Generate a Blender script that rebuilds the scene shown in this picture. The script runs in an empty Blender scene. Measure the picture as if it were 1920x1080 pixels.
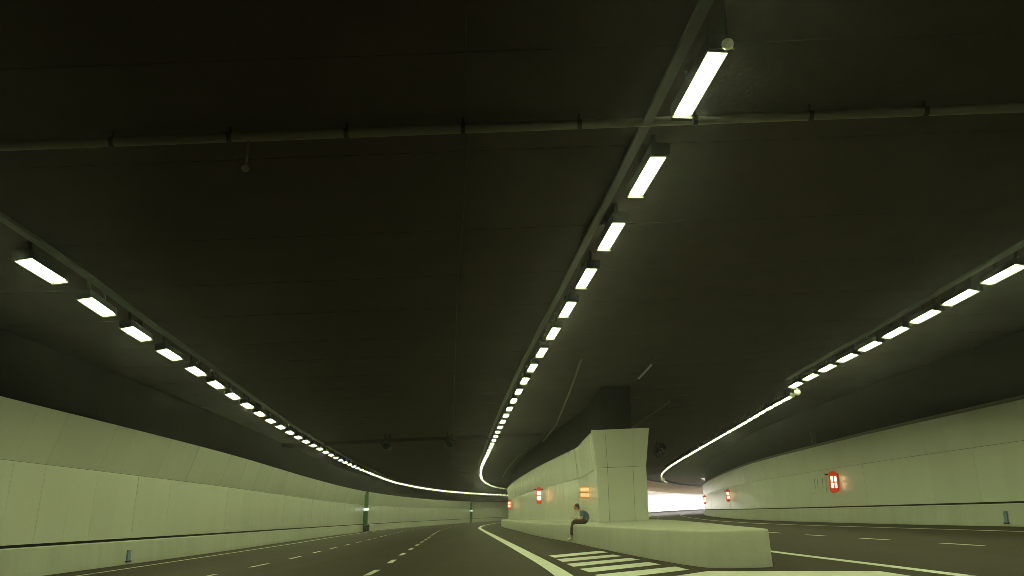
import bpy, bmesh, math, random
import numpy as np
from mathutils import Matrix, Vector
random.seed(7)
R = math.radians
SLOPE = 0.042            # superelevation of the whole section: the roadway climbs to the right
EYE = 1.02
CEIL = 6.15
scene = bpy.context.scene

# ------------------------------------------------------------------ camera
cam_d = bpy.data.cameras.new('camera'); cam = bpy.data.objects.new('camera', cam_d)
scene.collection.objects.link(cam)
cam_d.sensor_width = 36.0; cam_d.lens = 1450.0/1920.0*36.0
cam_d.clip_start = 0.05; cam_d.clip_end = 3000
cam.location = (0, 0, EYE)
cam.rotation_euler = (R(90)+math.atan(427.0/1450.0), 0, 0)
scene.camera = cam

# ------------------------------------------------------------------ sky and sun (daylight only reaches the open side of the right branch)
SUN_DIR = Vector((0.90, 0.38, 0.27)).normalized()      # towards the sun
el = math.asin(SUN_DIR.z); az = math.atan2(SUN_DIR.x, SUN_DIR.y)
world = bpy.data.worlds.new('World'); scene.world = world; world.use_nodes = True
wn = world.node_tree.nodes; wl = world.node_tree.links
bg = wn['Background']; sky = wn.new('ShaderNodeTexSky'); sky.sky_type = 'NISHITA'
sky.sun_disc = False; sky.sun_elevation = el; sky.sun_rotation = az
wl.new(sky.outputs[0], bg.inputs[0]); bg.inputs[1].default_value = 0.15
sd = bpy.data.lights.new('sun', 'SUN'); sun = bpy.data.objects.new('sun', sd)
scene.collection.objects.link(sun)
sd.energy = 5.0; sd.angle = R(0.5); sd.color = (1.0, 0.985, 0.965)
sun.rotation_euler = SUN_DIR.to_track_quat('Z', 'Y').to_euler()
sun.location = (120, 200, 60)

# ------------------------------------------------------------------ exposure and sampling
vs = scene.view_settings
vs.view_transform = 'Standard'; vs.look = 'None'; vs.gamma = 1.0; vs.use_curve_mapping = False
vs.exposure = 2.0
cy = scene.cycles
cy.use_denoising = True
cy.filter_width = 0.75
cy.max_bounces = 8; cy.diffuse_bounces = 5; cy.glossy_bounces = 4
cy.sample_clamp_indirect = 6.0
cy.caustics_reflective = False; cy.caustics_refractive = False
LAMP = 15.4
LAMP_COL = (0.86, 1.0, 0.46, 1)

# ================================================================== helpers
C = scene.collection
def gz(x): return SLOPE*x
def tag(o, label=None, cat=None, group=None, kind=None):
    if label: o['label'] = label
    if cat: o['category'] = cat
    if group: o['group'] = group
    if kind: o['kind'] = kind
    return o
def empty(name, loc, rz=0.0):
    o = bpy.data.objects.new(name, None); C.objects.link(o)
    o.empty_display_size = 0.2
    o.location = loc; o.rotation_euler = (0, 0, rz); return o
def adopt(o, root):
    """parent while keeping world-space mesh coordinates (root only translated)"""
    o.parent = root
    o.matrix_parent_inverse = Matrix.Translation(-Vector(root.location))
    return o
def link_mesh(name, me, mat=None, parent=None):
    o = bpy.data.objects.new(name, me); C.objects.link(o)
    if mat and not me.materials: me.materials.append(mat)
    if parent is not None: o.parent = parent
    return o
def from_bm(name, bm, mat=None, parent=None, smooth=False):
    me = bpy.data.meshes.new(name); bm.normal_update(); bm.to_mesh(me); bm.free()
    if smooth: me.polygons.foreach_set('use_smooth', [True]*len(me.polygons))
    return link_mesh(name, me, mat, parent)
def bm_box(bm, x0, x1, y0, y1, z0, z1, mi=0):
    v = [bm.verts.new(p) for p in ((x0,y0,z0),(x1,y0,z0),(x1,y1,z0),(x0,y1,z0),(x0,y0,z1),(x1,y0,z1),(x1,y1,z1),(x0,y1,z1))]
    fs = []
    for q in ((0,3,2,1),(4,5,6,7),(0,1,5,4),(1,2,6,5),(2,3,7,6),(3,0,4,7)):
        f = bm.faces.new([v[i] for i in q]); f.material_index = mi; fs.append(f)
    return fs
def box_mesh(name, x0, x1, y0, y1, z0, z1, bevel=0.0, mats=()):
    bm = bmesh.new(); bm_box(bm, x0, x1, y0, y1, z0, z1)
    if bevel: bmesh.ops.bevel(bm, geom=bm.edges[:], offset=bevel, segments=2, affect='EDGES', profile=0.5)
    me = bpy.data.meshes.new(name); bm.normal_update(); bm.to_mesh(me); bm.free()
    for m in mats: me.materials.append(m)
    return me
def bm_tube(bm, pts, r, n=8, cap=True):
    pts = [Vector(p) for p in pts]; rings = []
    for i, p in enumerate(pts):
        t = (pts[min(i+1, len(pts)-1)]-pts[max(i-1, 0)]).normalized()
        a = t.cross(Vector((0,0,1)))
        if a.length < 1e-4: a = Vector((1,0,0))
        a.normalize(); b = a.cross(t)
        rr = r[i] if isinstance(r, (list, tuple)) else r
        rings.append([bm.verts.new(p+a*rr*math.cos(2*math.pi*k/n)+b*rr*math.sin(2*math.pi*k/n)) for k in range(n)])
    for i in range(len(rings)-1):
        for k in range(n):
            bm.faces.new((rings[i][k], rings[i+1][k], rings[i+1][(k+1)%n], rings[i][(k+1)%n]))
    if cap:
        bm.faces.new(rings[0]); bm.faces.new(rings[-1][::-1])

class Path:
    """Catmull-Rom plan curve, resampled by arc length"""
    def __init__(s, pts):
        P = np.array(pts, float); P = np.vstack([2*P[0]-P[1], P, 2*P[-1]-P[-2]]); out = []
        for i in range(1, len(P)-2):
            p0, p1, p2, p3 = P[i-1:i+3]
            d1 = np.linalg.norm(p2-p1); m = max(4, int(d1/0.25))
            a = math.sqrt(np.linalg.norm(p1-p0)); b = math.sqrt(d1); c = math.sqrt(np.linalg.norm(p3-p2))
            m1 = (p1-p0)/a - (p2-p0)/(a+b) + (p2-p1)/b
            m2 = (p2-p1)/b - (p3-p1)/(b+c) + (p3-p2)/c
            m1 *= b; m2 *= b
            t = np.linspace(0, 1, m, endpoint=False)[:, None]
            out.append((2*p1-2*p2+m1+m2)*t**3 + (-3*p1+3*p2-2*m1-m2)*t**2 + m1*t + p1)
        out.append(P[-2][None]); s.p = np.vstack(out)
        s.s = np.concatenate([[0], np.cumsum(np.linalg.norm(np.diff(s.p, axis=0), axis=1))]); s.L = s.s[-1]
    def at(s, d): return np.array([np.interp(d, s.s, s.p[:,0]), np.interp(d, s.s, s.p[:,1])])
    def tan(s, d):
        v = s.at(min(d+.6, s.L))-s.at(max(d-.6, 0)); return v/np.linalg.norm(v)
    def s_of_y(s, y):
        i = int(np.argmax(s.p[:,1] >= y)); return float(s.s[i]) if s.p[-1,1] >= y else s.L
    def off(s, d, o):                      # o > 0: to the right of travel
        t = s.tan(d); q = s.at(d); return np.array([q[0]+t[1]*o, q[1]-t[0]*o])

def sweep(name, path, d0, d1, prof, mat, step=2.0, closed=True, zbase=None):
    """sweep profile [(offset right, height)] along a plan path; heights follow the cross slope"""
    n = max(2, int((d1-d0)/step)+1); bm = bmesh.new(); rows = []
    for i in range(n):
        d = d0+(d1-d0)*i/(n-1); row = []
        for (o, z) in prof:
            q = path.off(d, o); row.append(bm.verts.new((q[0], q[1], z+gz(q[0]))))
        rows.append(row)
    m = len(prof)
    for i in range(n-1):
        for k in range(m if closed else m-1):
            bm.faces.new((rows[i][k], rows[i][(k+1)%m], rows[i+1][(k+1)%m], rows[i+1][k]))
    if closed: bm.faces.new(rows[0][::-1]); bm.faces.new(rows[-1])
    bmesh.ops.recalc_face_normals(bm, faces=bm.faces[:])
    return from_bm(name, bm, mat)

# ================================================================== materials
def mat(name, col, rough=0.5, metal=0.0, spec=0.5, noise=None, bump=None, rand=0.0, emit=None, coat=0.0, streak=None, rvar=True, track=None):
    m = bpy.data.materials.new(name); m.use_nodes = True
    nt = m.node_tree; N = nt.nodes; L = nt.links; b = N['Principled BSDF']
    b.inputs['Base Color'].default_value = (*col, 1); b.inputs['Roughness'].default_value = rough
    b.inputs['Metallic'].default_value = metal; b.inputs['Specular IOR Level'].default_value = spec
    b.inputs['Coat Weight'].default_value = coat
    src = None
    geo = N.new('ShaderNodeNewGeometry')
    def mixmul(prev, fac_socket, lo, hi):
        mr = N.new('ShaderNodeMapRange'); mr.inputs['To Min'].default_value = lo; mr.inputs['To Max'].default_value = hi
        L.new(fac_socket, mr.inputs['Value'])
        mx = N.new('ShaderNodeMix'); mx.data_type = 'RGBA'; mx.blend_type = 'MULTIPLY'; mx.inputs['Factor'].default_value = 1
        if prev is None: mx.inputs[6].default_value = (*col, 1)
        else: L.new(prev, mx.inputs[6])
        L.new(mr.outputs[0], mx.inputs[7]); return mx.outputs[2]
    if noise:
        for (sc, lo, hi) in noise:
            t = N.new('ShaderNodeTexNoise'); t.inputs['Scale'].default_value = sc; t.inputs['Detail'].default_value = 5
            t.inputs['Roughness'].default_value = 0.6
            L.new(geo.outputs['Position'], t.inputs['Vector']); src = mixmul(src, t.outputs['Fac'], lo, hi)
            if not rvar: continue
            mrr = N.new('ShaderNodeMapRange'); mrr.inputs['To Min'].default_value = max(.02, rough-.12); mrr.inputs['To Max'].default_value = min(1, rough+.12)
            L.new(t.outputs['Fac'], mrr.inputs['Value']); L.new(mrr.outputs[0], b.inputs['Roughness'])
    if streak:                            # vertical dirt runs
        mp = N.new('ShaderNodeMapping'); mp.inputs['Scale'].default_value = (streak[0], streak[0], streak[0]*0.06)
        L.new(geo.outputs['Position'], mp.inputs['Vector'])
        t = N.new('ShaderNodeTexNoise'); t.inputs['Scale'].default_value = 1.0; t.inputs['Detail'].default_value = 4
        L.new(mp.outputs[0], t.inputs['Vector']); src = mixmul(src, t.outputs['Fac'], streak[1], streak[2])
    if track:                             # wheel tracks and drips drawn out along the lanes
        mp = N.new('ShaderNodeMapping'); mp.inputs['Scale'].default_value = (track[0], track[0]*0.03, 1.0)
        L.new(geo.outputs['Position'], mp.inputs['Vector'])
        t = N.new('ShaderNodeTexNoise'); t.inputs['Scale'].default_value = 1.0; t.inputs['Detail'].default_value = 3
        L.new(mp.outputs[0], t.inputs['Vector']); src = mixmul(src, t.outputs['Fac'], track[1], track[2])
    if rand:
        oi = N.new('ShaderNodeObjectInfo'); src = mixmul(src, oi.outputs['Random'], 1-rand, 1.0)
    if src is not None: L.new(src, b.inputs['Base Color'])
    if bump:
        t = N.new('ShaderNodeTexNoise'); t.inputs['Scale'].default_value = bump[0]; t.inputs['Detail'].default_value = 4
        L.new(geo.outputs['Position'], t.inputs['Vector'])
        bp = N.new('ShaderNodeBump'); bp.inputs['Strength'].default_value = bump[1]; bp.inputs['Distance'].default_value = bump[2]
        L.new(t.outputs['Fac'], bp.inputs['Height']); L.new(bp.outputs[0], b.inputs['Normal'])
    if emit:
        b.inputs['Emission Color'].default_value = (*emit[0], 1); b.inputs['Emission Strength'].default_value = emit[1]
    return m
M = {}
M['asphalt'] = mat('asphalt', (0.052, 0.040, 0.029), 0.80, spec=0.15, noise=[(0.18, 0.8, 1.2), (1.5, 0.86, 1.14), (55, 0.7, 1.3)], bump=(140, 0.5, 0.004), track=(1.1, 0.68, 1.25))
M['paint'] = mat('road_paint', (0.80, 0.80, 0.74), 0.6, noise=[(2.5, 0.75, 1.12), (30, 0.85, 1.1), (7, 0.8, 1.12)])
M['panel'] = mat('enamel_panel', (0.74, 0.74, 0.68), 0.30, spec=0.5, noise=[(0.12, 0.94, 1.04)], rand=0.05, streak=(0.9, 0.94, 1.03), rvar=False)
M['panel_gloss'] = mat('enamel_panel_clean', (0.72, 0.72, 0.66), 0.22, spec=0.6, noise=[(0.12, 0.94, 1.04)], rand=0.05, streak=(0.9, 0.9, 1.03), rvar=False)
M['concrete'] = mat('painted_concrete', (0.62, 0.62, 0.56), 0.6, spec=0.3, noise=[(0.5, 0.86, 1.1), (9, 0.92, 1.06)], streak=(2.0, 0.85, 1.08), bump=(25, 0.2, 0.004))
M['island'] = mat('island_concrete', (0.52, 0.51, 0.45), 0.55, spec=0.35, noise=[(0.7, 0.82, 1.12), (12, 0.9, 1.08)], streak=(2.6, 0.86, 1.08), bump=(25, 0.25, 0.004))
M['dark_concrete'] = mat('dark_concrete', (0.028, 0.026, 0.022), 0.85, spec=0.2, noise=[(0.4, 0.7, 1.3), (6, 0.85, 1.15)])
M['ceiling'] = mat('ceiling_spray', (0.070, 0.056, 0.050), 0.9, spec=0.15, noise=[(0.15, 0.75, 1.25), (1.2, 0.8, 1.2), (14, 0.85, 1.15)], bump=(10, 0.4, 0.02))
M['metal'] = mat('galvanised', (0.12, 0.115, 0.10), 0.6, metal=0.2, noise=[(5, 0.8, 1.15)])
M['duct'] = mat('duct_wrap', (0.20, 0.185, 0.155), 0.6, noise=[(3, 0.75, 1.2)])
M['housing'] = mat('lamp_housing', (0.022, 0.021, 0.019), 0.6, metal=0.0, noise=[(6, .85, 1.1)])
M['lamp_on'] = mat('lamp_diffuser_lit', (0.8, 0.8, 0.8), 0.4, emit=(LAMP_COL[:3], LAMP))
M['lamp_off'] = mat('lamp_diffuser_unlit', (0.75, 0.77, 0.74), 0.25)
M['dome'] = mat('white_dome', (0.78, 0.78, 0.74), 0.3)
M['fan'] = mat('fan_steel', (0.03, 0.03, 0.028), 0.7)
M['black'] = mat('black_rubber', (0.015, 0.015, 0.015), 0.6)
M['red'] = mat('red_housing', (0.62, 0.055, 0.02), 0.4, emit=((1.0, 0.10, 0.02), 0.06))
M['red_glow'] = mat('red_lit_window', (0.9, 0.5, 0.3), 0.4, emit=((1.0, 0.58, 0.32), 0.9))
M['amber'] = mat('amber_reflection_case', (0.75, 0.36, 0.12), 0.4, emit=((1.0, 0.45, 0.14), 0.035))  # this and the next glow in place of a reflection in the median panel
M['amber_reflection_glow'] = mat('amber_reflection_bar', (0.9, 0.7, 0.4), 0.4, emit=((1.0, 0.62, 0.28), 0.16))
M['green'] = mat('green_panel', (0.03, 0.13, 0.045), 0.35)
M['pale_green'] = mat('pale_green_panel', (0.09, 0.20, 0.085), 0.3)
M['white_lamp'] = mat('small_white_lamp', (0.9, 0.9, 0.9), 0.3, emit=((0.8, 1.0, 0.9), 0.35))
M['blue'] = mat('blue_grey_marker', (0.22, 0.30, 0.42), 0.4)
M['beige'] = mat('beige_concrete', (0.42, 0.33, 0.2), 0.8, noise=[(0.6, 0.8, 1.15)])
M['earth'] = mat('earth', (0.16, 0.15, 0.08), 0.95, noise=[(0.05, 0.7, 1.3), (1, 0.8, 1.2)])

# ================================================================== plan curves, metres (x right, y ahead)
LW = Path([(-12.2,-60),(-12.2,-20),(-12.3,5),(-12.6,20),(-13.3,36),(-14.8,55),(-16.1,75),(-16.5,92),(-15.9,115),(-14.0,140),(-10.8,162),(-5,187),(2,206),(12,222)])
LE = Path([(-11.0,-55),(-11.0,0),(-11.1,18),(-11.8,32.3),(-12.7,47.4),(-14.1,65.6),(-15.0,84.5),(-15.1,100),(-14.3,120),(-12.4,143),(-8.6,163),(-2.6,184),(3,197)])
D1 = Path([(-6.8,-55),(-6.8,0),(-6.9,20),(-7.07,26.3),(-7.46,31.3),(-8.1,40.9),(-8.65,50),(-10.0,68),(-11.0,86),(-11.2,102),(-10.4,120),(-8,142),(-3.7,162),(4,184)])
D2 = Path([(-2.7,-55),(-2.75,0),(-2.92,17.2),(-3.46,25.9),(-4.0,34.4),(-4.85,47.4),(-6.0,64),(-6.95,83),(-7.2,102),(-6.5,120),(-4.2,141),(0,161),(8,183)])
SL = Path([(1.0,-55),(1.05,5),(.88,14.1),(.35,23.4),(-.6,38.2),(-2.38,65.7),(-3.1,78),(-3.5,95),(-3.1,115),(-1.6,138),(2.5,158),(10,178)])
ML = Path([(3.45,32),(3.45,36),(3.44,40.2),(3.37,41.1),(2.98,45),(2.1,54),(1.0,68),(0.0,85),(-.45,100),(-.3,116),(1.2,138),(5.5,156),(12,172),(19,184)])
MR = Path([(5.4,32),(5.6,45),(6.6,58),(8.6,73),(11.6,90),(15.5,108),(19.5,124),(25.7,146),(37.5,178),(52,208),(72,240)])
RW = Path([(16.6,-60),(16.5,10),(16.3,26),(16.2,34),(16.6,46.5),(17.3,57),(19.2,71),(22,88),(25.5,106),(28.9,121),(30.8,128)])
RE = Path([(14.3,-55),(14.2,22),(14.05,30),(13.95,39),(14.2,47),(15.75,63),(18.2,80),(21.3,99),(25.5,122),(31.5,146),(43,176),(62,212)])
RD = Path([(9.95,-55),(9.86,17.9),(9.78,26),(9.9,36),(10.6,50),(12.3,66),(15,83),(18.5,102),(23,122),(30,148),(41,178)])
RL = Path([(6.2,-20),(6.02,11),(5.85,18.5),(6.05,28),(6.5,40),(7.6,56),(10.1,75),(14,95),(18.2,115),(28,148),(39.3,178)])
TL = Path([(-8.0,-55),(-7.9,0),(-8.65,13.55),(-9.24,18.6),(-9.75,23.6),(-10.34,28.6),(-11.47,38.8),(-12.53,51.4),(-13.6,66),(-14.35,82),(-14.9,100),(-14.1,120),(-12.2,140),(-8.6,160),(-2.5,184),(5,202)])
TC = Path([(2.7,-55),(2.6,0),(2.17,7.92),(1.77,12.87),(1.34,17.92),(.91,22.85),(.48,27.78),(-.07,34.9),(-.97,47.6),(-1.85,60.9),(-3.17,81.4),(-3.88,105.4),(-3.3,127),(-1.1,145.2),(4.5,164)])
TR = Path([(10.4,-55),(10.5,0),(10.95,16.39),(11.17,20.26),(11.39,24.13),(11.54,28),(11.75,32),(12.05,36),(12.75,43),(14.6,62.5),(17.3,88),(20.5,109),(26.9,138),(34.8,162),(42.5,181)])

# ================================================================== the setting: ground, road, ceiling
bm = bmesh.new()
def slope_sheet(bm, poly, z):
    return bm.faces.new([bm.verts.new((x, y, z+gz(x))) for x, y in poly])
slope_sheet(bm, [(-40,-70),(40,-70),(60,120),(100,180),(110,270),(-40,270)], 0.0)
road = from_bm('road', bm, M['asphalt']); tag(road, 'dark worn asphalt roadway splitting in two inside the tunnel', kind='structure')
bm = bmesh.new(); slope_sheet(bm, [(-900,-900),(900,-900),(900,900),(-900,900)], -0.35)
grd = from_bm('ground', bm, M['earth']); tag(grd, 'earth ground around the tunnel', kind='structure')

def strip(name, path, d0, d1, w, step=1.2, z=0.004, parent=road, o=0.0):
    n = max(2, int((d1-d0)/step)+2); bm = bmesh.new(); prev = None
    for i in range(n):
        d = d0+(d1-d0)*i/(n-1); a = path.off(d, o-w/2); b = path.off(d, o+w/2)
        row = [bm.verts.new((q[0], q[1], z+gz(q[0]))) for q in (a, b)]
        if prev: bm.faces.new((prev[0], prev[1], row[1], row[0]))
        prev = row
    return from_bm(name, bm, M['paint'], parent)
strip('edge_line', LE, 0, LE.L, 0.17)
strip('edge_line', SL, SL.s_of_y(1), SL.L, 0.30)
strip('edge_line', RE, 0, RE.L, 0.17)
strip('edge_line', RL, RL.s_of_y(3), RL.L, 0.20)
def dashes(path, y0, period, length, w, s_from=-25):
    d = path.s_of_y(y0); k = int((d-path.s_of_y(s_from))/period); d -= k*period
    while d < path.L-2:
        strip('lane_dash', path, d-length/2, d+length/2, w, 1.7); d += period
dashes(D1, 22.41, 4.3, 1.7, 0.13, 5); dashes(D2, 17.16, 4.3, 1.7, 0.14, 5); dashes(RD, 17.9, 4.13, 1.7, 0.13, 5)
hatch = [[(0.93,20.9),(1.03,19.77),(2.49,21.18),(2.41,22.21)],[(1.04,19.1),(1.11,17.92),(2.59,19.16),(2.48,20.03)],
         [(1.14,17.2),(1.21,16.19),(2.74,17.5),(2.64,18.3)],[(1.27,15.52),(1.37,14.53),(2.86,15.75),(2.76,16.6)],
         [(1.39,13.9),(1.48,12.9),(3.04,14.1),(2.99,15.0)],
         [(1.6,12.2),(1.7,11.0),(3.0,12.3),(3.0,13.45),(3.4,13.62),(5.28,12.33),(5.28,11.1),(3.3,12.25)]]
for h in hatch[:5]:
    bm = bmesh.new(); slope_sheet(bm, h, 0.004); from_bm('hatch_stripe', bm, M['paint'], road)
bm = bmesh.new(); slope_sheet(bm, [(2.35,12.75),(2.75,12.2),(5.45,11.0),(5.45,12.2),(3.23,13.6)], 0.004); from_bm('hatch_stripe', bm, M['paint'], road)

# ceiling slab with shallow transverse ribs
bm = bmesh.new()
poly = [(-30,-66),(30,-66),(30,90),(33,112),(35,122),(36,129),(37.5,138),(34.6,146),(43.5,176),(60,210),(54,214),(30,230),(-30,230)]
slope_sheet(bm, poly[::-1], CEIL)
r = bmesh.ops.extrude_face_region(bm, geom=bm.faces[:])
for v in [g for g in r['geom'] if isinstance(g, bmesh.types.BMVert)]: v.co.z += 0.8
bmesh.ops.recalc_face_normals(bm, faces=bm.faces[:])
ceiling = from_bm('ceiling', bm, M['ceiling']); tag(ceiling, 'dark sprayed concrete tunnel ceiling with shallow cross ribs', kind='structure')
bm = bmesh.new()
for f in bm_box(bm, -18, 29, -0.15, 0.15, CEIL-0.007, CEIL+0.02): pass
for v in bm.verts: v.co.z += gz(v.co.x)
rib_me = bpy.data.meshes.new('ceiling_rib'); bm.to_mesh(rib_me); bm.free(); rib_me.materials.append(M['ceiling'])
for k in range(42):
    y = 2.0+2.9*k+random.uniform(-.35,.35)
    o = link_mesh('ceiling_rib', rib_me, None, ceiling); o.location = (0, y, 0)
# one deeper cross beam over the left carriageway
bm = bmesh.new(); bm_box(bm, -17, 2.0, 51.0, 51.8, CEIL-0.22, CEIL+0.05)
for v in bm.verts: v.co.z += gz(v.co.x)
from_bm('cross_beam', bm, M['ceiling'], ceiling)

# unseen caps added behind the camera and round the left bend, against skylight
bm = bmesh.new(); bm_box(bm, -20, 25, -61, -60, -1.5, 8); o = from_bm('back_light_cap', bm, M['dark_concrete']); tag(o, 'unseen dark cap added behind the viewpoint to keep skylight out', kind='structure')
bm = bmesh.new(); bmesh.ops.create_cube(bm, size=1, matrix=Matrix.Translation((16,203,3)) @ Matrix.Rotation(math.atan2(-38,7), 4, 'Z') @ Matrix.Diagonal((40,1,12,1)))
o = from_bm('end_light_cap', bm, M['dark_concrete']); tag(o, 'unseen dark cap added round the bend of the left bore to keep skylight out', kind='structure')

# ================================================================== clad walls
def wall_thing(name, path, d0, d1, pd0, pd1, sgn, W, gap, kink, lean, label, base_y, coping=False, parapet=True, pw=1.5):
    """sgn: side of the path on which the wall body lies (+1 right of travel). Face at offset 0."""
    b = path.at(path.s_of_y(base_y)); root = empty(name, (b[0], b[1], gz(b[0])))
    tag(root, label, 'wall', 'clad walls of the tunnel')
    s = sgn
    if parapet:
        o = sweep('parapet', path, d0, d1, [(s*0.0,-0.1),(s*-0.0,0.10),(s*0.05,gap-0.07),(s*0.08,gap-0.04),(s*0.45,gap-0.04),(s*0.45,-0.1)], M['concrete']); adopt(o, root)
    o = sweep('backing', path, d0, d1, [(s*0.20,gap-0.1),(s*0.19,kink),(s*(0.19-lean),W-0.02),(s*0.62,W-0.02),(s*0.62,gap-0.1)], M['dark_concrete']); adopt(o, root)
    o = sweep('upper_wall', path, d0, d1, [(s*0.45,W-0.06),(s*0.45,CEIL+0.2),(s*0.9,CEIL+0.2),(s*0.9,-0.2),(s*0.64,-0.2),(s*0.64,W-0.06)], M['dark_concrete']); adopt(o, root)
    if coping:
        o = sweep('coping', path, d0, d1, [(s*(0.10-lean),W+0.004),(s*(0.10-lean),W+0.13),(s*0.44,W+0.13),(s*0.44,W+0.004)], M['duct']); adopt(o, root)
    # panels: shared meshes, local x along the path, local +y into the wall body
    def pmesh(z0, z1, y0, y1):
        bm = bmesh.new(); w = pw/2-0.002; t = 0.035
        v = [bm.verts.new(p) for p in ((-w,y0,z0),(w,y0,z0),(w,y1,z1),(-w,y1,z1),(-w,y0+t,z0),(w,y0+t,z0),(w,y1+t,z1),(-w,y1+t,z1))]
        for q in ((0,1,2,3),(7,6,5,4),(1,0,4,5),(2,1,5,6),(3,2,6,7),(0,3,7,4)): bm.faces.new([v[i] for i in q])
        bmesh.ops.recalc_face_normals(bm, faces=bm.faces[:])
        me = bpy.data.meshes.new('panel'); bm.to_mesh(me); bm.free(); me.materials.append(M['panel']); return me
    lo = pmesh(gap+0.03, kink-0.006, 0.14, 0.13); up = pmesh(kink+0.006, W, 0.13, 0.13-lean)
    n = int((pd1-pd0)/pw)
    for i in range(n):
        d = pd0+(i+0.5)*pw; q = path.at(d); t = path.tan(d)
        a = math.atan2(t[1], t[0])
        if sgn > 0: a += math.pi          # local +y must point to the wall side
        for me in (lo, up):
            o = link_mesh('panel', me)
            jit = random.uniform(-.004, .004)
            o.location = (q[0]-jit*t[1], q[1]+jit*t[0], gz(q[0]))
            o.rotation_euler = (random.uniform(-.002,.002), 0, a+random.uniform(-.0012,.0012))
            adopt(o, root)
    return root
wall_thing('tunnel_wall', LW, 0, LW.L, LW.s_of_y(8), LW.L, -1, 4.30, 0.80, 2.90, 0.42,
           'long pale panelled wall carrying the two green emergency posts', 30)
wall_thing('tunnel_wall', RW, 0, RW.L, RW.s_of_y(16), RW.L-0.5, 1, 3.90, 0.76, 2.66, 0.16,
           'pale panelled wall with thin brown coping, lit by daylight at its far bend', 40, coping=True)

# median between the two bores: left face, right face, end face
mroot = empty('median_wall', (4.4, 32, gz(4.4)+0.6))
tag(mroot, 'pale panelled median wall with flared top standing on the concrete island', 'wall')
MB, MK, MW = 0.62, 2.72, 4.22
def mface(path, d0, d1, sgn, pd1, pw, lean=0.16, rise=0.2, pm='panel_gloss'):
    s = sgn
    adopt(sweep('backing', path, d0, d1, [(s*0.06,MB-0.02),(s*0.06,MK),(s*(0.06-lean),MW-0.01),(s*0.7,MW-0.01),(s*0.7,MB-0.02)], M['dark_concrete']), mroot)
    adopt(sweep('upper_wall', path, d0+1.2, d1, [(s*0.35,MW-0.02),(s*0.35,CEIL+rise),(s*0.72,CEIL+rise),(s*0.72,-0.2),(s*0.71,-0.2),(s*0.71,MW-0.02)], M['dark_concrete']), mroot)
    def pmesh(z0, z1, y0, y1):
        bm = bmesh.new(); w = pw/2-0.004; t = 0.03
        v = [bm.verts.new(p) for p in ((-w,y0,z0),(w,y0,z0),(w,y1,z1),(-w,y1,z1),(-w,y0+t,z0),(w,y0+t,z0),(w,y1+t,z1),(-w,y1+t,z1))]
        for q in ((0,1,2,3),(7,6,5,4),(1,0,4,5),(2,1,5,6),(3,2,6,7),(0,3,7,4)): bm.faces.new([v[i] for i in q])
        bmesh.ops.recalc_face_normals(bm, faces=bm.faces[:])
        me = bpy.data.meshes.new('panel'); bm.to_mesh(me); bm.free(); me.materials.append(M[pm]); return me
    lo = pmesh(MB, MK-0.005, 0.0, 0.02); up = pmesh(MK+0.005, MW, 0.02, 0.02-lean)
    for i in range(int((pd1-d0)/pw)):
        d = d0+(i+0.5)*pw; q = path.at(d); t = path.tan(d); a = math.atan2(t[1], t[0])+(math.pi if sgn > 0 else 0)
        for me in (lo, up):
            o = link_mesh('panel', me); o.location = (q[0], q[1], gz(q[0])); o.rotation_euler = (random.uniform(-.002,.002), 0, a+random.uniform(-.0015,.0015)); adopt(o, mroot)
mface(ML, 0.05, ML.L, 1, ML.s_of_y(125), 1.5)
mface(MR, 0.05, MR.L, -1, MR.s_of_y(212), 2.0, rise=4.5, pm='panel')
# end face of the median, three columns of panels flaring at the top
def endpanel(xa0, xa1, xb0, xb1, z0, z1, y0, y1):
    bm = bmesh.new(); t = 0.04
    pts = [(xa0,y0,z0),(xa1,y0,z0),(xb1,y1,z1),(xb0,y1,z1)]
    v = [bm.verts.new((x,y,z+gz(x))) for x,y,z in pts]+[bm.verts.new((x,y+t,z+gz(x))) for x,y,z in pts]
    for q in ((0,1,2,3),(7,6,5,4),(1,0,4,5),(2,1,5,6),(3,2,6,7),(0,3,7,4)): bm.faces.new([v[i] for i in q])
    bmesh.ops.recalc_face_normals(bm, faces=bm.faces[:]); adopt(from_bm('panel', bm, M['panel']), mroot)
bx = [3.42, 3.86, 4.88, 5.43]; kx = [3.40, 3.85, 4.88, 5.41]; tx = [3.22, 3.78, 4.93, 5.58]
for i in range(3):
    e = 0.006
    endpanel(bx[i]+e, bx[i+1]-e, kx[i]+e, kx[i+1]-e, MB, MK-e, 31.93, 31.93)
    endpanel(kx[i]+e, kx[i+1]-e, tx[i]+e, tx[i+1]-e, MK+e, MW, 31.93, 31.80)
bm = bmesh.new(); bm_box(bm, 3.5, 5.33, 32.0, 33.0, MB-0.02, MW-0.01)
for v in bm.verts: v.co.z += gz(v.co.x)
adopt(from_bm('core', bm, M['dark_concrete']), mroot)
bm = bmesh.new(); bm_box(bm, 3.85, 5.05, 33.02, 34.2, MW-0.3, CEIL+0.2)
for v in bm.verts: v.co.z += gz(v.co.x)
adopt(from_bm('neck', bm, M['dark_concrete']), mroot)
bm = bmesh.new(); bm_box(bm, 3.55, 5.3, 31.98, 34.5, MW-0.005, MW+0.03)
for v in bm.verts: v.co.z += gz(v.co.x)
adopt(from_bm('cap', bm, M['dark_concrete']), mroot)

# retaining band above the right bore's far wall, seen in daylight
bR = MR.at(MR.s_of_y(150))
band = sweep('concrete_fascia', MR, MR.s_of_y(128), MR.L, [(-0.34,MW+0.02),(-0.34,CEIL-0.05),(-0.30,CEIL-0.05),(-0.30,MW+0.02)], M['beige'])
tag(band, 'beige concrete band above the sunlit far wall of the right bore', 'fascia')

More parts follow.
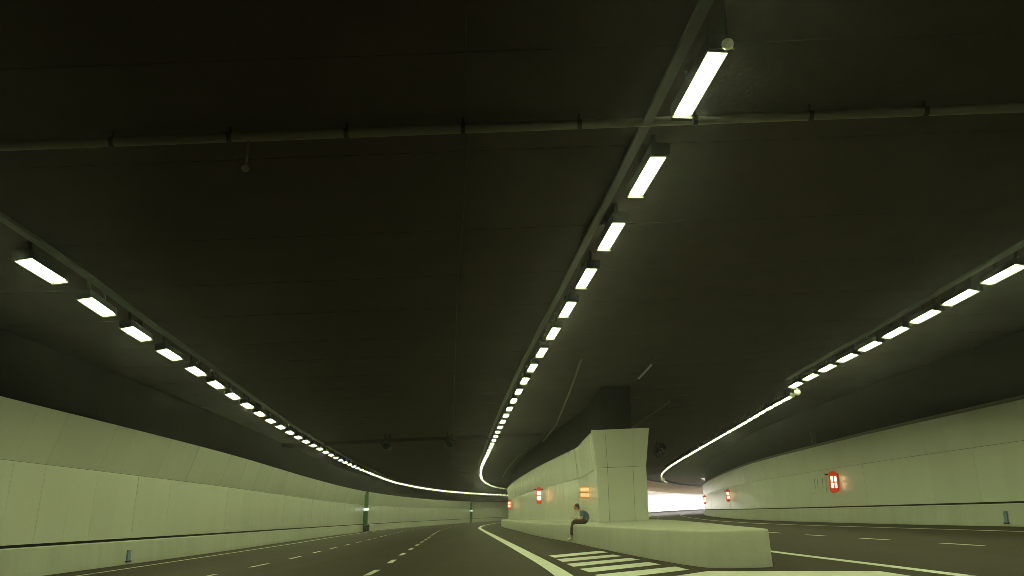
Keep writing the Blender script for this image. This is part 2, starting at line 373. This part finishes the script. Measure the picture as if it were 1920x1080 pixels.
# ================================================================== traffic island
left = [(-1.3,112),(-1.3,98),(-.95,80),(.15,60),(1.32,39.3),(2.12,30.2),(2.61,22.7),(3.0,17.6),(3.22,15.6)]
nose = [(3.32,14.95),(3.42,14.5),(3.56,14.22),(3.74,14.06),(3.95,13.97),(4.32,13.90),(4.40,13.93),(4.45,14.0),(4.47,14.12),(4.54,14.6)]
right = [(4.75,17),(5.2,21),(5.75,27),(6.05,32),(6.2,45),(7.2,58),(9.2,73),(12.2,90),(16.1,108)]
lp = Path(left); outline = [tuple(lp.at(d)) for d in np.linspace(0, lp.L, 60)]+nose+right
cent = None
HI = 0.62
def inset(poly, k):
    out = []; n = len(poly)
    for i in range(n):
        a = Vector(poly[max(i-1,0)]); b = Vector(poly[min(i+1,n-1)]); t = (b-a).normalized()
        out.append((poly[i][0]-t.y*k, poly[i][1]+t.x*k))
    return out
levels = [(0.0,-0.1),(0.0,0.05),(0.010,0.30),(0.018,HI-0.045),(0.024,HI-0.018),(0.040,HI-0.004),(0.065,HI)]
bm = bmesh.new(); rings = []
for k, z in levels:
    rings.append([bm.verts.new((x, y, z+gz(x))) for x, y in inset(outline, k)])
for i in range(len(rings)-1):
    for j in range(len(outline)-1):
        bm.faces.new((rings[i][j], rings[i][j+1], rings[i+1][j+1], rings[i+1][j]))
# top: bridge left and right sides by matching y
bm.faces.new(rings[-1])
bmesh.ops.triangulate(bm, faces=[f for f in bm.faces if len(f.verts) > 4])
bmesh.ops.recalc_face_normals(bm, faces=bm.faces[:])
isl = from_bm('traffic_island', bm, M['island'], smooth=True)
for p_ in isl.data.polygons:
    if p_.normal.z > 0.97: p_.use_smooth = False
tag(isl, 'low pale concrete island with rounded nose behind the painted hatching', 'barrier')

# ================================================================== lamps
def lamp_meshes(L, W, wall_side=0, rim=0.110):
    bm = bmesh.new()
    bm_box(bm, -L/2-0.04, L/2+0.04, -W/2-0.03, W/2+0.03, 0.0, 0.10)
    for x in (-L*0.3, L*0.3):
        bm_box(bm, x-0.02, x+0.02, -0.03, 0.03, 0.10, 0.42)
    for e in (-1, 1):                                  # rim round the diffuser cuts the light off sideways
        bm_box(bm, e*(L/2+0.05)-0.035, e*(L/2+0.05)+0.035, -W/2-0.028, W/2+0.028, -0.085, 0.09)
        bm_box(bm, -L/2-0.01, L/2+0.01, e*(W/2+0.018)-0.010, e*(W/2+0.018)+0.010, -rim if e == wall_side else -0.05, 0.05)
    hs = bpy.data.meshes.new('housing'); bm.normal_update(); bm.to_mesh(hs); bm.free(); hs.materials.append(M['housing'])
    out = []
    for m in (M['lamp_on'], M['lamp_off']):
        bm = bmesh.new(); bm_box(bm, -L/2, L/2, -W/2, W/2, -0.035, -0.002)
        me = bpy.data.meshes.new('diffuser'); bm.normal_update(); bm.to_mesh(me); bm.free(); me.materials.append(m); out.append(me)
    return hs, out[0], out[1]
LM = lamp_meshes(1.38, 0.20); LM_L = lamp_meshes(1.38, 0.225, 1, 0.095); LM_R = lamp_meshes(1.36, 0.215, -1, 0.07); LM_R2 = lamp_meshes(1.36, 0.14, -1, 0.05)
def lamp_row(path, dstart, dend, period, zb, label, group, off_after=1e9, lm=LM, roll=0.0):
    d = dstart
    while d < dend:
        q = path.at(d); t = path.tan(d)
        r_ = empty('tunnel_lamp', (q[0], q[1], zb+gz(q[0])), math.atan2(t[1], t[0]))
        r_.rotation_euler.x = roll; r_.rotation_euler.y = -SLOPE*t[0]
        tag(r_, label, 'lamp', group)
        link_mesh('housing', lm[0], None, r_); on = q[1] < off_after
        link_mesh('diffuser', lm[1] if on else lm[2], None, r_)
        if not on:
            r_['label'] = 'unlit ceiling lamp near the daylit end of the right bore'; r_['group'] = 'unlit lamps by the daylight'
        d += period
ZL = 5.755
def row(path, y0, period, y_from, zb, dend, *a, **k):
    d0 = path.s_of_y(y0); n = int((d0-path.s_of_y(y_from))/period)
    lamp_row(path, d0-n*period, dend, period, zb, *a, **k)
row(TL, 13.55, 2.52, -24, ZL, TL.L, 'bright rectangular ceiling lamp in the row beside the wall with green posts', 'lamps over the left-hand carriageway', roll=R(-10), lm=LM_L)
row(TC, 7.92, 2.50, -24, ZL, TC.L, 'bright rectangular ceiling lamp in the row leading to the median wall', 'lamps leading to the median')
row(TR, 16.39, 1.92, -24, ZL, TR.s_of_y(31.8), 'bright rectangular ceiling lamp in the spaced row beside the brown-coped wall', 'lamps over the right-hand branch', roll=R(10), lm=LM_R)
row(TR, 33.1, 1.56, 32.6, ZL-0.37, TR.L, 'bright lamp in the tightly set lower row curving towards the daylight', 'lower lamps of the right-hand branch', off_after=136, roll=R(10), lm=LM_R2)

# the few lamps that a neighbour singles out
for o in [o for o in C.objects if o.name.startswith('tunnel_lamp')]:
    x, y, z = o.location
    if abs(x-2.17) < .3 and abs(y-7.92) < .8: o['label'] = 'bright ceiling lamp between the white dome camera and the crossing pipe'
    elif abs(x-1.99) < .3 and abs(y-10.42) < .8: o['label'] = 'bright ceiling lamp next beyond the crossing pipe, on the row leading to the median'
    elif o['group'].startswith('lower') and y < 33.9: o['label'] = 'first lamp of the tightly set lower row, touching the white dome camera'
# cable trays running beside each lamp row
def tray(path, d0, d1, o, z, w, label, hh=0.06):
    ob = sweep('cable_tray', path, d0, d1, [(o-w/2,z),(o-w/2,z+hh),(o-w/2+.015,z+hh),(o-w/2+.015,z+.012),(o+w/2-.015,z+.012),(o+w/2-.015,z+hh),(o+w/2,z+hh),(o+w/2,z)], M['metal'], 1.5)
    tag(ob, label, 'cable tray', 'cable trays along the lamp rows'); return ob
tray(TL, TL.s_of_y(-20), TL.s_of_y(130), 0.27, 5.95, 0.15, 'grey metal cable tray beside the lamps near the green-post wall')
tray(TC, TC.s_of_y(-20), TC.s_of_y(110), -0.27, 5.95, 0.13, 'grey metal cable tray beside the lamps leading to the median wall')
tray(TR, TR.s_of_y(-20), TR.s_of_y(31.5), -0.35, 5.93, 0.16, 'grey metal cable tray beside the lamps near the brown-coped wall')

# pipes and conduits under the ceiling
def pipe(name, pts, r, mt, label, cat, n=10):
    bm = bmesh.new(); bm_tube(bm, pts, r, n); o = from_bm(name, bm, mt, None, True); tag(o, label, cat); return o
dx = np.linspace(-12.3, 16.2, 40)
bm = bmesh.new(); bm_tube(bm, [(x, 9.3, 6.0+gz(x)) for x in dx], 0.062, 12)
dr = empty('fire_main', (0, 9.3, 5.94)); tag(dr, 'long pale pipe crossing the dark ceiling from wall to wall', 'pipe')
adopt(from_bm('pipe', bm, M['duct'], None, True), dr)
for x in np.arange(-11.5, 16, 1.55):
    bm = bmesh.new(); bm_tube(bm, [(x-.03, 9.3, 6.0+gz(x)), (x+.03, 9.3, 6.0+gz(x))], 0.075, 12)
    bm_box(bm, x-.012, x+.012, 9.28, 9.32, 6.06+gz(x), CEIL+gz(x)+.02)
    adopt(from_bm('clamp', bm, M['housing'], None), dr)
# short drop with a round head hanging from the pipe
sp = empty('hanging_sensor', (-3.5, 9.3, 5.45)); tag(sp, 'small round sensor head hanging on a short rod below the ceiling pipe', 'sensor')
bm = bmesh.new(); bm_tube(bm, [(-3.5, 9.3, 5.84), (-3.5, 9.3, 5.42)], 0.017, 8); adopt(from_bm('rod', bm, M['duct'], None, True), sp)
bm = bmesh.new(); bmesh.ops.create_uvsphere(bm, u_segments=14, v_segments=10, radius=0.052, matrix=Matrix.Translation((-3.5, 9.3, 5.40)))
adopt(from_bm('head', bm, M['duct'], None, True), sp)
pipe('conduit', [(x, y, CEIL-.09+gz(x)) for x, y in ((-.4,-20),(-.42,5),(-.58,9.5),(-1.26,17.1),(-2.1,28),(-3.05,40.4),(-4.4,58),(-6,80))], 0.011, M['housing'], 'thin straight conduit running along the middle of the dark ceiling', 'conduit', 6)
pipe('conduit', [(x, y, CEIL-.10+gz(x)) for x, y in ((2.36,26),(2.5,34),(2.6,46),(2.2,58),(1.6,72))], 0.045, M['duct'], 'dull pipe running along the ceiling above the median island', 'conduit')
pipe('conduit', [(x, y, CEIL-.10+gz(x)) for x, y in ((7.7,38),(7.6,50),(8.2,62))], 0.04, M['duct'], 'dull short pipe on the ceiling beyond the median end face', 'conduit')
pipe('conduit', [(x, y, CEIL-.20+gz(x)) for x, y in ((1.2,60),(0.3,72),(-0.6,88),(-1.2,104))], 0.05, M['duct'], 'dull pipe following the bend over the left face of the median', 'conduit')
# unlit tube lamp
ut = empty('tube_lamp', (5.0, 28.8, 6.0+gz(5)), R(90)); tag(ut, 'unlit slim tube lamp on the dark ceiling above the island', 'lamp')
link_mesh('housing', box_mesh('housing', -2.2, 2.2, -.06, .06, 0.02, .10, .01, [M['housing']]), None, ut)
bm = bmesh.new(); bm_tube(bm, [(-1.4,0,0),(1.4,0,0)], 0.035, 10); from_bm('tube', bm, M['lamp_off'], ut, True)
for x in (-1.9, 1.9):
    link_mesh('bracket', box_mesh('bracket', x-.05, x+.05, -.05, .05, -.03, .30, .005, [M['housing']]), None, ut)

# dome cameras
def dome(loc, r, label):
    e = empty('dome_camera', loc); tag(e, label, 'camera')
    bm = bmesh.new(); bmesh.ops.create_uvsphere(bm, u_segments=20, v_segments=12, radius=r); from_bm('dome', bm, M['dome'], e, True)
    bm = bmesh.new(); bm_tube(bm, [(0,0,r*0.75),(0,0,r*1.15)], r*0.8, 16); bm_tube(bm, [(0,0,r*1.1),(0,0,0.52)], 0.015, 8); from_bm('mount', bm, M['housing'], e, True)
dome((2.24, 6.99, 5.72), 0.062, 'white dome camera hanging at the row of lamps leading to the median')
dome((11.80, 31.9, 5.62+gz(11.8)-0.2), 0.13, 'white dome camera at the step where the lower lamp row begins')

# jet fans
def jet_fan(loc, rz, r, L, label):
    e = empty('jet_fan', loc, rz); tag(e, label, 'fan', 'jet fans under the ceiling')
    bm = bmesh.new(); n = 24
    prof = [(-L/2, r), (-L/2+.1, r*.94), (L/2-.1, r*.94), (L/2, r), (L/2, r*.9), (L/2-.15, r*.82), (-L/2+.15, r*.82), (-L/2, r*.9)]
    rg = [[bm.verts.new((p[0], p[1]*math.cos(2*math.pi*k/n), p[1]*math.sin(2*math.pi*k/n))) for k in range(n)] for p in prof]
    for i in range(len(rg)):
        for k in range(n):
            bm.faces.new((rg[i][k], rg[(i+1)%len(rg)][k], rg[(i+1)%len(rg)][(k+1)%n], rg[i][(k+1)%n]))
    bmesh.ops.recalc_face_normals(bm, faces=bm.faces[:]); cs = from_bm('casing', bm, M['fan'], e, True)
    bm = bmesh.new()
    for k in range(8):
        a = 2*math.pi*k/8; m = Matrix.Rotation(a, 4, 'X') @ Matrix.Translation((0, 0, r*.5)) @ Matrix.Rotation(.6, 4, 'Z') @ Matrix.Diagonal((.12, .02, r*.62, 1))
        bmesh.ops.create_cube(bm, size=1, matrix=m)
    bm_tube(bm, [(-.25,0,0),(.25,0,0)], r*.25, 12); from_bm('rotor', bm, M['fan'], cs)
    bm = bmesh.new()
    for x in (-L*.3, L*.3):
        for y in (-r*.5, r*.5): bm_box(bm, x-.03, x+.03, y-.02, y+.02, r*.75, r+.55)
    from_bm('hanger', bm, M['fan'], e)
jet_fan((11.3, 60.0, 5.28+gz(11.3)), R(80), 0.48, 2.6, 'dark round jet fan hanging under the ceiling behind the median end')
jet_fan((-3.9, 49.0, 5.50+gz(-3.9)), R(96), 0.30, 2.0, 'dark jet fan under the ceiling, the one nearer the central lamp row')
jet_fan((-7.7, 48.5, 5.50+gz(-7.7)), R(96), 0.30, 2.0, 'dark jet fan under the ceiling, the one nearer the green-post wall lamps')

# ================================================================== lit signs, and an added amber reflection
def rounded_rect(w, h, r, n=6):
    pts = []
    for cx, cz, a0 in ((w/2-r, h/2-r, 0), (-w/2+r, h/2-r, 90), (-w/2+r, -h/2+r, 180), (w/2-r, -h/2+r, 270)):
        for k in range(n+1):
            a = R(a0+90*k/n); pts.append((cx+r*math.cos(a), cz+r*math.sin(a)))
    return pts
def prism(name, pts, y0, y1, mt, parent):
    bm = bmesh.new(); a = [bm.verts.new((x, y0, z)) for x, z in pts]; b = [bm.verts.new((x, y1, z)) for x, z in pts]; n = len(pts)
    bm.faces.new(a); bm.faces.new(b[::-1])
    for k in range(n): bm.faces.new((a[k], b[k], b[(k+1)%n], a[(k+1)%n]))
    bmesh.ops.recalc_face_normals(bm, faces=bm.faces[:]); return from_bm(name, bm, mt, parent)
def red_sign(x, y, zc, w, h, rz, label):
    e = empty('emergency_sign', (x, y, zc), rz); tag(e, label, 'sign', 'red lit emergency signs')
    ca = prism('case', rounded_rect(w, h, w*.46), -.06, .06, M['red'], e)
    for sx in (-1, 1):
        for sz in (-1, 1):
            o = prism('lit_window', rounded_rect(w*.27, h*.25, w*.08, 3), -.072, -.058, M['red_glow'], ca); o.location = (sx*w*.2, 0, sz*h*.15)
    bm = bmesh.new(); bm_box(bm, -w*.1, w*.1, .02, .10, h*.3, h*.42); bm_box(bm, -w*.9, w*.9, .05, .09, h*.33, h*.39); from_bm('arm', bm, M['housing'], e)
def wall_z(px_y, Y): return EYE+(967-px_y)/1450.0*Y*1.04
red_sign(1.80, 53.5, 2.31, 0.33, 1.10, R(6), 'red lit oval emergency sign on the median wall, second beyond the seated person')
red_sign(-0.28, 83.0, 2.13, 0.32, 1.00, R(6), 'small red lit emergency sign where the median wall bends out of sight')
def sign_on_right(px, py, w, h, label):
    # where the view ray towards the sign passes 0.35 m in front of the wall face
    k = (px-960)/1450.0; c_, s_ = math.cos(math.atan(427/1450.0)), math.sin(math.atan(427/1450.0)); v = 540-py
    ky = (1450*c_-v*s_)/1450.0; kz = (1450*s_+v*c_)/1450.0
    for d in np.arange(RW.s_of_y(15), RW.L, .05):
        q = RW.off(d, 0.12-w*.6)
        if abs(q[0]/q[1]-k/ky) < .002:
            t = q[1]/ky; red_sign(q[0], q[1], EYE+kz*t, w, h, R(-8), label); return
sign_on_right(1560, 904, 0.42, 1.06, 'largest red lit emergency sign on the brown-coped wall beside the slotted cabinet')
sign_on_right(1362, 929, 0.34, 1.06, 'red lit emergency sign on the daylit bend of the brown-coped wall')
sign_on_right(1318.5, 937, 0.34, 1.1, 'farthest small red sign at the daylit vanishing edge of the brown-coped wall')
e = empty('amber_reflection_box', (3.28, 36.0, 2.03), R(2)); tag(e, 'added amber box with two glowing bars standing in for a reflection in the wall above the person', 'sign')  # added glowing box standing in for a reflection in the glossy wall panel
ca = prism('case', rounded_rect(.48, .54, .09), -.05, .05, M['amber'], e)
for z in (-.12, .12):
    o = prism('reflection_bar', rounded_rect(.42, .17, .05, 3), -.062, -.048, M['amber_reflection_glow'], ca); o.location = (0, 0, z)

# ================================================================== green emergency posts on the far left wall
def green_post(y, label, box=True):
    d = LW.s_of_y(y); q = LW.off(d, 0.10); t = LW.tan(d)
    e = empty('emergency_post', (q[0], q[1], gz(q[0])), math.atan2(t[1], t[0])); tag(e, label, 'emergency post', 'green emergency posts')
    link_mesh('lower_panel', box_mesh('lower_panel', -.22, .22, -.45, .02, .62, 2.25, .03, [M['green']]), None, e)
    link_mesh('upper_panel', box_mesh('upper_panel', -.25, .25, -.42, -.04, 2.52, 4.28, .03, [M['pale_green']]), None, e)
    link_mesh('lamp', box_mesh('lamp', -.20, .20, -.50, .02, 2.27, 2.50, .03, [M['white_lamp']]), None, e)
    if box:
        link_mesh('base_cabinet', box_mesh('base_cabinet', .02, .52, -.62, .0, .10, .78, .06, [M['black']]), None, e)
        link_mesh('bracket', box_mesh('bracket', -.10, .10, -.40, .0, .0, .62, .02, [M['black']]), None, e)
    else:
        link_mesh('bracket', box_mesh('bracket', -.10, .10, -.40, .0, .0, .62, .02, [M['duct']]), None, e)
green_post(89, 'green emergency post with white lamp and black cabinet at its foot')
green_post(171, 'farther green emergency post with white lamp and no cabinet', False)

# marker plates, cabinet
def marker(path, y, sgn, w, h, label, z=0.12):
    d = path.s_of_y(y); q = path.at(d); t = path.tan(d); e = empty('marker_plate', (q[0]-sgn*.02, q[1], gz(q[0])), math.atan2(t[1], t[0]))
    tag(e, label, 'marker', 'marker plates on the parapets')
    link_mesh('plate', box_mesh('plate', -w/2, w/2, -.03, .03, z, z+h, .008, [M['blue']]), None, e)
    link_mesh('base', box_mesh('base', -w*.7, w*.7, -.05, .05, z-.05, z+.003, .005, [M['housing']]), None, e)
marker(LW, 27.2, -1, .22, .34, 'small blue-grey marker plate on the parapet below the green-post wall')
marker(RW, 26.4, 1, .16, .36, 'small blue marker plate on the parapet of the brown-coped wall')
d = RW.s_of_y(43.2); q = RW.at(d); t = RW.tan(d)
e = empty('wall_cabinet', (q[0], q[1], gz(q[0])), math.atan2(t[1], t[0])); tag(e, 'flush pale cabinet with three dark slots beside the red sign', 'cabinet')
dr_ = link_mesh('door', box_mesh('door', -1.3, 1.3, -.138, -.10, 1.5, 2.55, .004, [M['panel']]), None, e)
for x in (-.9, -.1, .35):
    link_mesh('slot', box_mesh('slot', x-.035, x+.035, -.142, -.10, 1.75, 2.25, 0, [M['black']]), None, dr_)
pl = empty('wall_post', (16.72, 43.5, 3.95+gz(16.7))); tag(pl, 'short pale upright post on the coping of the right wall', 'post')
link_mesh('upright', box_mesh('upright', -.13, .13, -.05, .05, 0.09, .80, .01, [M['duct']]), None, pl)
link_mesh('foot', box_mesh('foot', -.18, .18, -.08, .08, 0.07, .12, .01, [M['housing']]), None, pl)

# ================================================================== the seated person
M['skin'] = mat('skin', (0.50, 0.27, 0.17), 0.5)
M['shirt'] = mat('shirt_cotton', (0.13, 0.17, 0.28), 0.85, noise=[(14, 0.8, 1.15)])
M['trousers'] = mat('trousers_cotton', (0.085, 0.052, 0.038), 0.85, noise=[(14, 0.8, 1.2)])
M['hair'] = mat('hair', (0.018, 0.013, 0.010), 0.45)
M['shoe'] = mat('shoe_canvas', (0.62, 0.60, 0.54), 0.6)
M['phone'] = mat('phone_case', (0.02, 0.02, 0.022), 0.3)
M['screen'] = mat('phone_screen', (0.5, 0.5, 0.5), 0.2, emit=((0.9, 1.0, 0.95), 0.15))
def skinned(chains, extra=None, voxel=0.012, sub=2):
    """chains: lists of (pos, radius) sharing equal positions at joints -> one continuous mesh"""
    me = bpy.data.meshes.new('tmp'); idx = {}; V = []; Rr = []; E = []
    for ch in chains:
        prev = None
        for p, r in ch:
            k = tuple(round(c, 4) for c in p)
            if k not in idx: idx[k] = len(V); V.append(p); Rr.append(r)
            if prev is not None and prev != idx[k]: E.append((prev, idx[k]))
            prev = idx[k]
    me.from_pydata(V, E, []); o = bpy.data.objects.new('tmp', me); C.objects.link(o)
    sk = o.modifiers.new('s', 'SKIN'); sk.use_smooth_shade = True
    for i, r in enumerate(Rr): me.skin_vertices[0].data[i].radius = (r, r)
    me.skin_vertices[0].data[0].use_root = True
    sb = o.modifiers.new('b', 'SUBSURF'); sb.levels = sub
    dg = bpy.context.evaluated_depsgraph_get(); m2 = bpy.data.meshes.new_from_object(o.evaluated_get(dg))
    bpy.data.objects.remove(o)
    if extra or voxel:
        bm = bmesh.new(); bm.from_mesh(m2)
        for mtx in (extra or []): bmesh.ops.create_uvsphere(bm, u_segments=18, v_segments=12, radius=1, matrix=mtx)
        bm.to_mesh(m2); bm.free()
        o = bpy.data.objects.new('tmp', m2); C.objects.link(o)
        rm = o.modifiers.new('r', 'REMESH'); rm.mode = 'VOXEL'; rm.voxel_size = voxel; rm.use_smooth_shade = True
        sm = o.modifiers.new('m', 'SMOOTH'); sm.iterations = 3; sm.factor = 0.4
        dg = bpy.context.evaluated_depsgraph_get(); m3 = bpy.data.meshes.new_from_object(o.evaluated_get(dg)); bpy.data.objects.remove(o); m2 = m3
    m2.materials.clear(); m2.polygons.foreach_set('use_smooth', [True]*len(m2.polygons)); return m2
def ell(c, r, rot=0.0): return Matrix.Translation(c) @ Matrix.Rotation(rot, 4, 'Y') @ Matrix.Diagonal((*r, 1))
pY = 29.4; ds = [d for d in np.linspace(0, lp.L, 800) if abs(lp.at(d)[1]-pY) < .1][0]; pX = lp.at(ds)[0]
P = empty('person', (pX+0.07, pY, HI+gz(pX+0.3)+0.004), R(180-3))
tag(P, 'person in blue shirt and brown trousers seated on the concrete island looking down', 'person')
hands = []
body = [[((-.42,0,.11),.10),((-.45,0,.23),.10),((-.40,0,.34),.105),((-.30,0,.43),.08),((-.23,0,.485),.048),((-.16,0,.545),.055)]]
for s in (-1, 1):
    body.append([((-.30,0,.43),.08),((-.30,s*.16,.41),.052),((-.28,s*.21,.17),.038),((-.09,s*.11,.19),.026),((-.035,s*.085,.20),.027)])
    for k, (dy, ln) in enumerate(((.024,.062),(.008,.074),(-.008,.070),(-.022,.055))):     # fingers curl round the phone
        y0 = s*(.085-.0+dy)
        hands.append([((-.035,s*.085,.20),.027),((-.005,y0,.205),.009),((.0+ln*.55,y0-s*.014,.212),.0085),((.0+ln*.8,y0-s*.034,.225),.0075)])
    hands.append([((-.035,s*.085,.20),.027),((-.025,s*.062,.222),.010),((.005,s*.040,.240),.0085)])                   # thumb from the side of the palm
    body.append([((-.42,0,.11),.10),((-.40,s*.09,.09),.075),((.02,s*.10,.075),.05),((.075,s*.10,-.40),.035),((.09,s*.10,-.47),.036)])
head = [ell((-.105,0,.605),(.098,.076,.105),.55), ell((-.065,0,.555),(.055,.05,.06),.5), ell((-.012,0,.580),(.020,.012,.017),.5), ell((-.03,0,.543),(.012,.022,.008),.5)]
head += [ell((-.12,s*.076,.59),(.018,.009,.028),.5) for s in (-1,1)]
body_o = link_mesh('body', skinned(body+hands, head, 0.009), M['skin'], P)
shirt = [[((-.42,0,.12),.15),((-.455,0,.23),.155),((-.41,0,.34),.155),((-.31,0,.425),.11),((-.265,0,.465),.062)]]
for s in (-1, 1): shirt.append([((-.31,0,.425),.11),((-.30,s*.165,.41),.078),((-.285,s*.20,.26),.060)])
link_mesh('shirt', skinned(shirt, None, 0.014), M['shirt'], P)
tr = [[((-.42,0,.115),.118),((-.44,0,.16),.125)]]
for s in (-1, 1): tr.append([((-.42,0,.115),.118),((-.38,s*.09,.10),.10),((-.16,s*.10,.095),.095),((.02,s*.10,.075),.085),((.055,s*.10,-.15),.08),((.075,s*.10,-.41),.072)])
link_mesh('trousers', skinned(tr, None, 0.014), M['trousers'], P)
link_mesh('hair', skinned([[((-.16,0,.60),.05),((-.13,0,.65),.05)]], [ell((-.128,0,.632),(.104,.086,.092),.55), ell((-.185,0,.585),(.045,.07,.07),.4)], 0.012), M['hair'], P)
for s in (-1, 1):
    link_mesh('shoe', skinned([[((.085,s*.10,-.45),.05),((.105,s*.10,-.50),.055),((.17,s*.10,-.53),.052),((.25,s*.10,-.55),.042)]], None, 0.010), M['shoe'], P)
    link_mesh('eye', skinned([[((-.034,s*.032,.601),.006),((-.030,s*.032,.601),.006)]], None, 0.004), M['hair'], body_o)
ph = empty('phone', P.matrix_basis @ Vector((.045, 0, .235)), R(180-3)); tag(ph, 'dark phone with lit screen held in the hands of the seated person', 'phone')
ph.rotation_euler = (0, R(25), R(177))
pc = link_mesh('case', box_mesh('case', -.045, .085, -.065, .065, -.006, .004, .003, [M['phone']]), None, ph)
link_mesh('screen', box_mesh('screen', -.038, .078, -.058, .058, .0042, .006, 0, [M['screen']]), None, pc)

# ================================================================== thin haze volume added in place of lens bloom and windscreen glare
HAZE = 0.0013
bm = bmesh.new(); bm_box(bm, -910, 910, -910, 910, -40.5, 60)
hz = bpy.data.meshes.new('haze'); bm.normal_update(); bm.to_mesh(hz); bm.free()
hm = bpy.data.materials.new('haze'); hm.use_nodes = True; hn = hm.node_tree.nodes; hn.clear()
ho = hn.new('ShaderNodeOutputMaterial'); hv = hn.new('ShaderNodeVolumePrincipled')
hv.inputs['Color'].default_value = (0.95, 0.90, 0.95, 1); hv.inputs['Density'].default_value = HAZE; hv.inputs['Anisotropy'].default_value = 0.85
hm.node_tree.links.new(hv.outputs[0], ho.inputs['Volume']); hz.materials.append(hm)
tag(link_mesh('haze', hz), 'thin even haze added through the tunnel air in place of lens bloom', kind='stuff')
